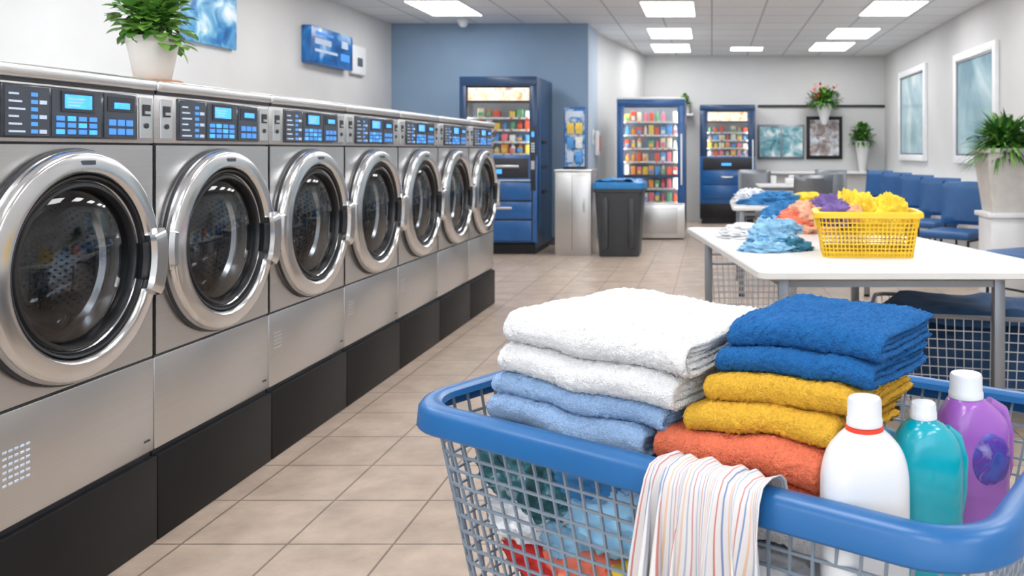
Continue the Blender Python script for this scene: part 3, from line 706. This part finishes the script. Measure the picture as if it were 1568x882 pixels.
# ---------------------------------------------------------------- bottles
def cap(b,r,z0,z1,k,ox=0,n=60):
    vs=[];fs=[]; lv=[(r*1.05,z0),(r*1.05,z0+.008),(r,z0+.010),(r*.98,z1-.003),(r*.9,z1)]
    for i,(rr,z) in enumerate(lv):
        for q in range(n):
            a=2*pi*q/n; x=rr*(1-(.05 if (q%2 and 1<i<4) else 0)); vs.append((ox+x*math.cos(a),x*math.sin(a),z))
    for i in range(4):
        for q in range(n): w=(q+1)%n; fs.append([i*n+q,i*n+w,(i+1)*n+w,(i+1)*n+q])
    fs.append([4*n+q for q in range(n)]); fs.append(list(range(n))); b.add(vs,fs,k)
def secs(lst,n=5):
    o=[]
    for i in range(len(lst)-1):
        for q in range(n):
            t=q/n; p0=lst[max(0,i-1)];p1=lst[i];p2=lst[i+1];p3=lst[min(len(lst)-1,i+2)]
            o.append(tuple(.5*((2*b_)+(c_-a_)*t+(2*a_-5*b_+4*c_-d_)*t*t+(-a_+3*b_-3*c_+d_)*t**3) for a_,b_,c_,d_ in zip(p0,p1,p2,p3)))
    o.append(lst[-1]); return o
b=MB()
b.loft(secs([(.58,.052,.034,.02,0),(.588,.060,.040,.03,0),(.66,.062,.042,.034,0),(.745,.062,.042,.034,0),(.775,.060,.041,.036,0),(.798,.053,.038,.036,0),(.815,.040,.033,.032,0),(.826,.028,.027,.0265,0),(.833,.0235,.0235,.023,0)]),'b_white',n=8)
b.lathe([(.0235,.826),(.0272,.827),(.0272,.832),(.0235,.833)],'red',seg=40); cap(b,.0245,.834,.872,'cap')
b.obj('detergent_bottle',(.218,1.213,0),4,ang=50)
b=MB()
b.loft(secs([(.58,.046,.032,.02,0),(.588,.053,.037,.03,0),(.66,.054,.038,.034,0),(.74,.054,.038,.034,0),(.770,.052,.037,.034,0),(.790,.045,.035,.034,-.002),(.805,.033,.030,.029,-.004),(.812,.023,.022,.0215,-.005),(.819,.018,.018,.0175,-.005)]),'b_teal',n=8)
cap(b,.0195,.817,.840,'cap',-.005); b.tube([(.030,0,.795),(.047,0,.783),(.056,0,.75),(.054,0,.70),(.048,0,.67)],.011,'b_teal',10)
b.obj('fabric_softener_bottle',(.328,1.298,0),8,ang=50)
b=MB()
b.loft(secs([(.58,.052,.034,.02,0),(.588,.059,.039,.03,0),(.66,.062,.040,.034,0),(.735,.062,.040,.034,0),(.765,.060,.039,.034,0),(.785,.051,.037,.035,-.003),(.800,.038,.034,.033,-.007),(.808,.030,.029,.0285,-.010),(.813,.025,.025,.0245,-.010)]),'b_purp',n=8)
cap(b,.0270,.811,.85,'cap',-.010); b.tube([(.03,0,.797),(.055,0,.783),(.066,0,.745),(.064,0,.69),(.055,0,.66)],.012,'b_purp',10)
s0=b.M.copy(); b.M=Matrix.Translation((.012,-.0385,.715))@Matrix.Diagonal((1,.18,1.25,1)); b.lathe([(0,-.018),(.028,-.015),(.036,-.004),(.037,.006)],'b_label',(0,0,0),'Y',32); b.M=s0
b.obj('softener_bottle',(.437,1.43,0),12,ang=50)

# ---------------------------------------------------------------- yellow basket & clothes on the table
b=MB()
PRY=[(-.012,-.012),(-.008,0),(.008,.001),(.016,-.006),(.018,-.026),(.013,-.028),(.008,-.012)]
lattice(b,.225,.15,.05,.20,.14,72,9,.0038,'yrim','yrim',PRY,.004)
b.loft([(.001,.192,.117,.04),(.03,.200,.124,.04),(.03,.195,.119,.04),(.005,.188,.113,.04)],'yrim')
for x in (-1,1):
    b.loft([(.13,.012,.05,.008,x*.218),(.185,.012,.055,.008,x*.226)],'yrim')
b.obj('yellow_laundry_basket',(.70,3.86,.75),-4)
b=MB(); heap(b,(.04,0,.10),.15,.11,.13,'c_yel',31); heap(b,(.10,.02,.14),.10,.09,.12,'c_yel',33,amp=.5,n=90); heap(b,(.0,.0,.14),.08,.09,.12,'c_yel',36,amp=.5,n=90); heap(b,(-.13,.0,.13),.08,.1,.10,'c_purp',32,amp=.5,n=90); heap(b,(-.05,-.04,.15),.06,.06,.07,'c_orange',38,amp=.5)
b.obj('clothes_in_basket',(.70,3.86,.752),-4,ang=80)
def pile(name,loc,items):
    b=MB()
    for (x,y,z,rx,ry,h,k,sd) in items: heap(b,(x,y,z),rx,ry,h,k,sd,amp=.5,n=96)
    b.obj(name,loc,ang=80)
pile('blue_clothes_pile',(.31,4.12,.75),[(0,0,0,.14,.16,.07,'c_lb',41),(-.02,.02,.04,.11,.11,.08,'c_lb',42),(-.04,-.12,0,.13,.09,.04,'c_lb',43),(.05,-.06,.0,.11,.1,.06,'c_teal',57),(.04,.05,.07,.09,.09,.06,'c_lb',44)])
pile('white_clothes_pile',(.16,4.66,.75),[(0,0,0,.13,.13,.05,'c_white',45),(.02,.02,.03,.11,.1,.04,'c_white',46)])
pile('mixed_clothes_pile',(.56,4.95,.75),[(0,0,0,.2,.15,.12,'c_orange',47),(-.12,.05,.05,.15,.1,.11,'c_blue',48),(-.03,-.05,.08,.1,.08,.09,'c_orange',54),(-.08,-.06,.04,.1,.08,.09,'c_coral',58),(.12,.0,.07,.15,.12,.13,'c_purp',49),(.20,.05,.06,.12,.1,.14,'c_purp',50),(.24,.02,.05,.12,.1,.17,'c_yel',55),(-.20,.02,0,.10,.1,.10,'c_lb',56)])
pile('long_table_clothes',(.55,7.5,.75),[(0,0,0,.3,.2,.10,'c_blue',51),(.3,.0,.0,.2,.2,.09,'c_yel',52),(-.2,.1,.02,.15,.15,.1,'c_white',53)])

def wirecart(loc,rz,hx,hy,hh,z0,top):
    b=MB(); PR=[(-.008,-.010),(-.004,0),(.006,0),(.010,-.008),(.008,-.018),(-.004,-.018)]
    lattice(b,hx,hy,.06,hh,.08,int((hx+hy)*4/.04),9,.003,'chrome_w','grey',PR,z0)
    casters(b,hx*.8,hy*.75,z0)
    for x in (-hx*.8,hx*.8): b.tube([(x,-hy*.75,z0-.01),(x,hy*.75,z0-.01)],.01,'grey',6)
    def fn(u,v):
        x=(u*2-1)*hx*.93;y=(v*2-1)*hy*.9; e=min(1,min(u,1-u)*9,min(v,1-v)*9)
        return (x,y,z0+hh-.05+.07*e+.025*noise.noise(Vector((x*7,y*7,hx*9))))
    if top: b.grid(fn,40,30,top); heap(b,(0,0,z0+.02),hx*.75,hy*.7,hh-.04,top,61,amp=.2)
    b.obj('wire_laundry_cart',loc,rz)
wirecart((1.22,3.98,0),-14,.46,.27,.40,.10,'c_navy')
wirecart((.27,5.75,0),0,.30,.25,.40,.10,None)

# ---------------------------------------------------------------- light & camera
w=bpy.data.worlds.new('world'); S.world=w; w.use_nodes=True
bg=w.node_tree.nodes['Background']; bg.inputs[0].default_value=(.80,.90,1,1); bg.inputs[1].default_value=2.6
cam=bpy.data.cameras.new('camera'); co=bpy.data.objects.new('camera',cam); COL.objects.link(co); S.camera=co
co.location=(0,0,1.225); co.rotation_euler=(pi/2,0,0)
cam.sensor_width=36; cam.lens=29.85; cam.shift_x=-.1952; cam.shift_y=-.1346; cam.clip_start=.05
cam.dof.use_dof=True; cam.dof.focus_distance=1.75; cam.dof.aperture_fstop=6.3
S.view_settings.view_transform='Standard'; S.view_settings.look='None'; S.view_settings.exposure=0.2
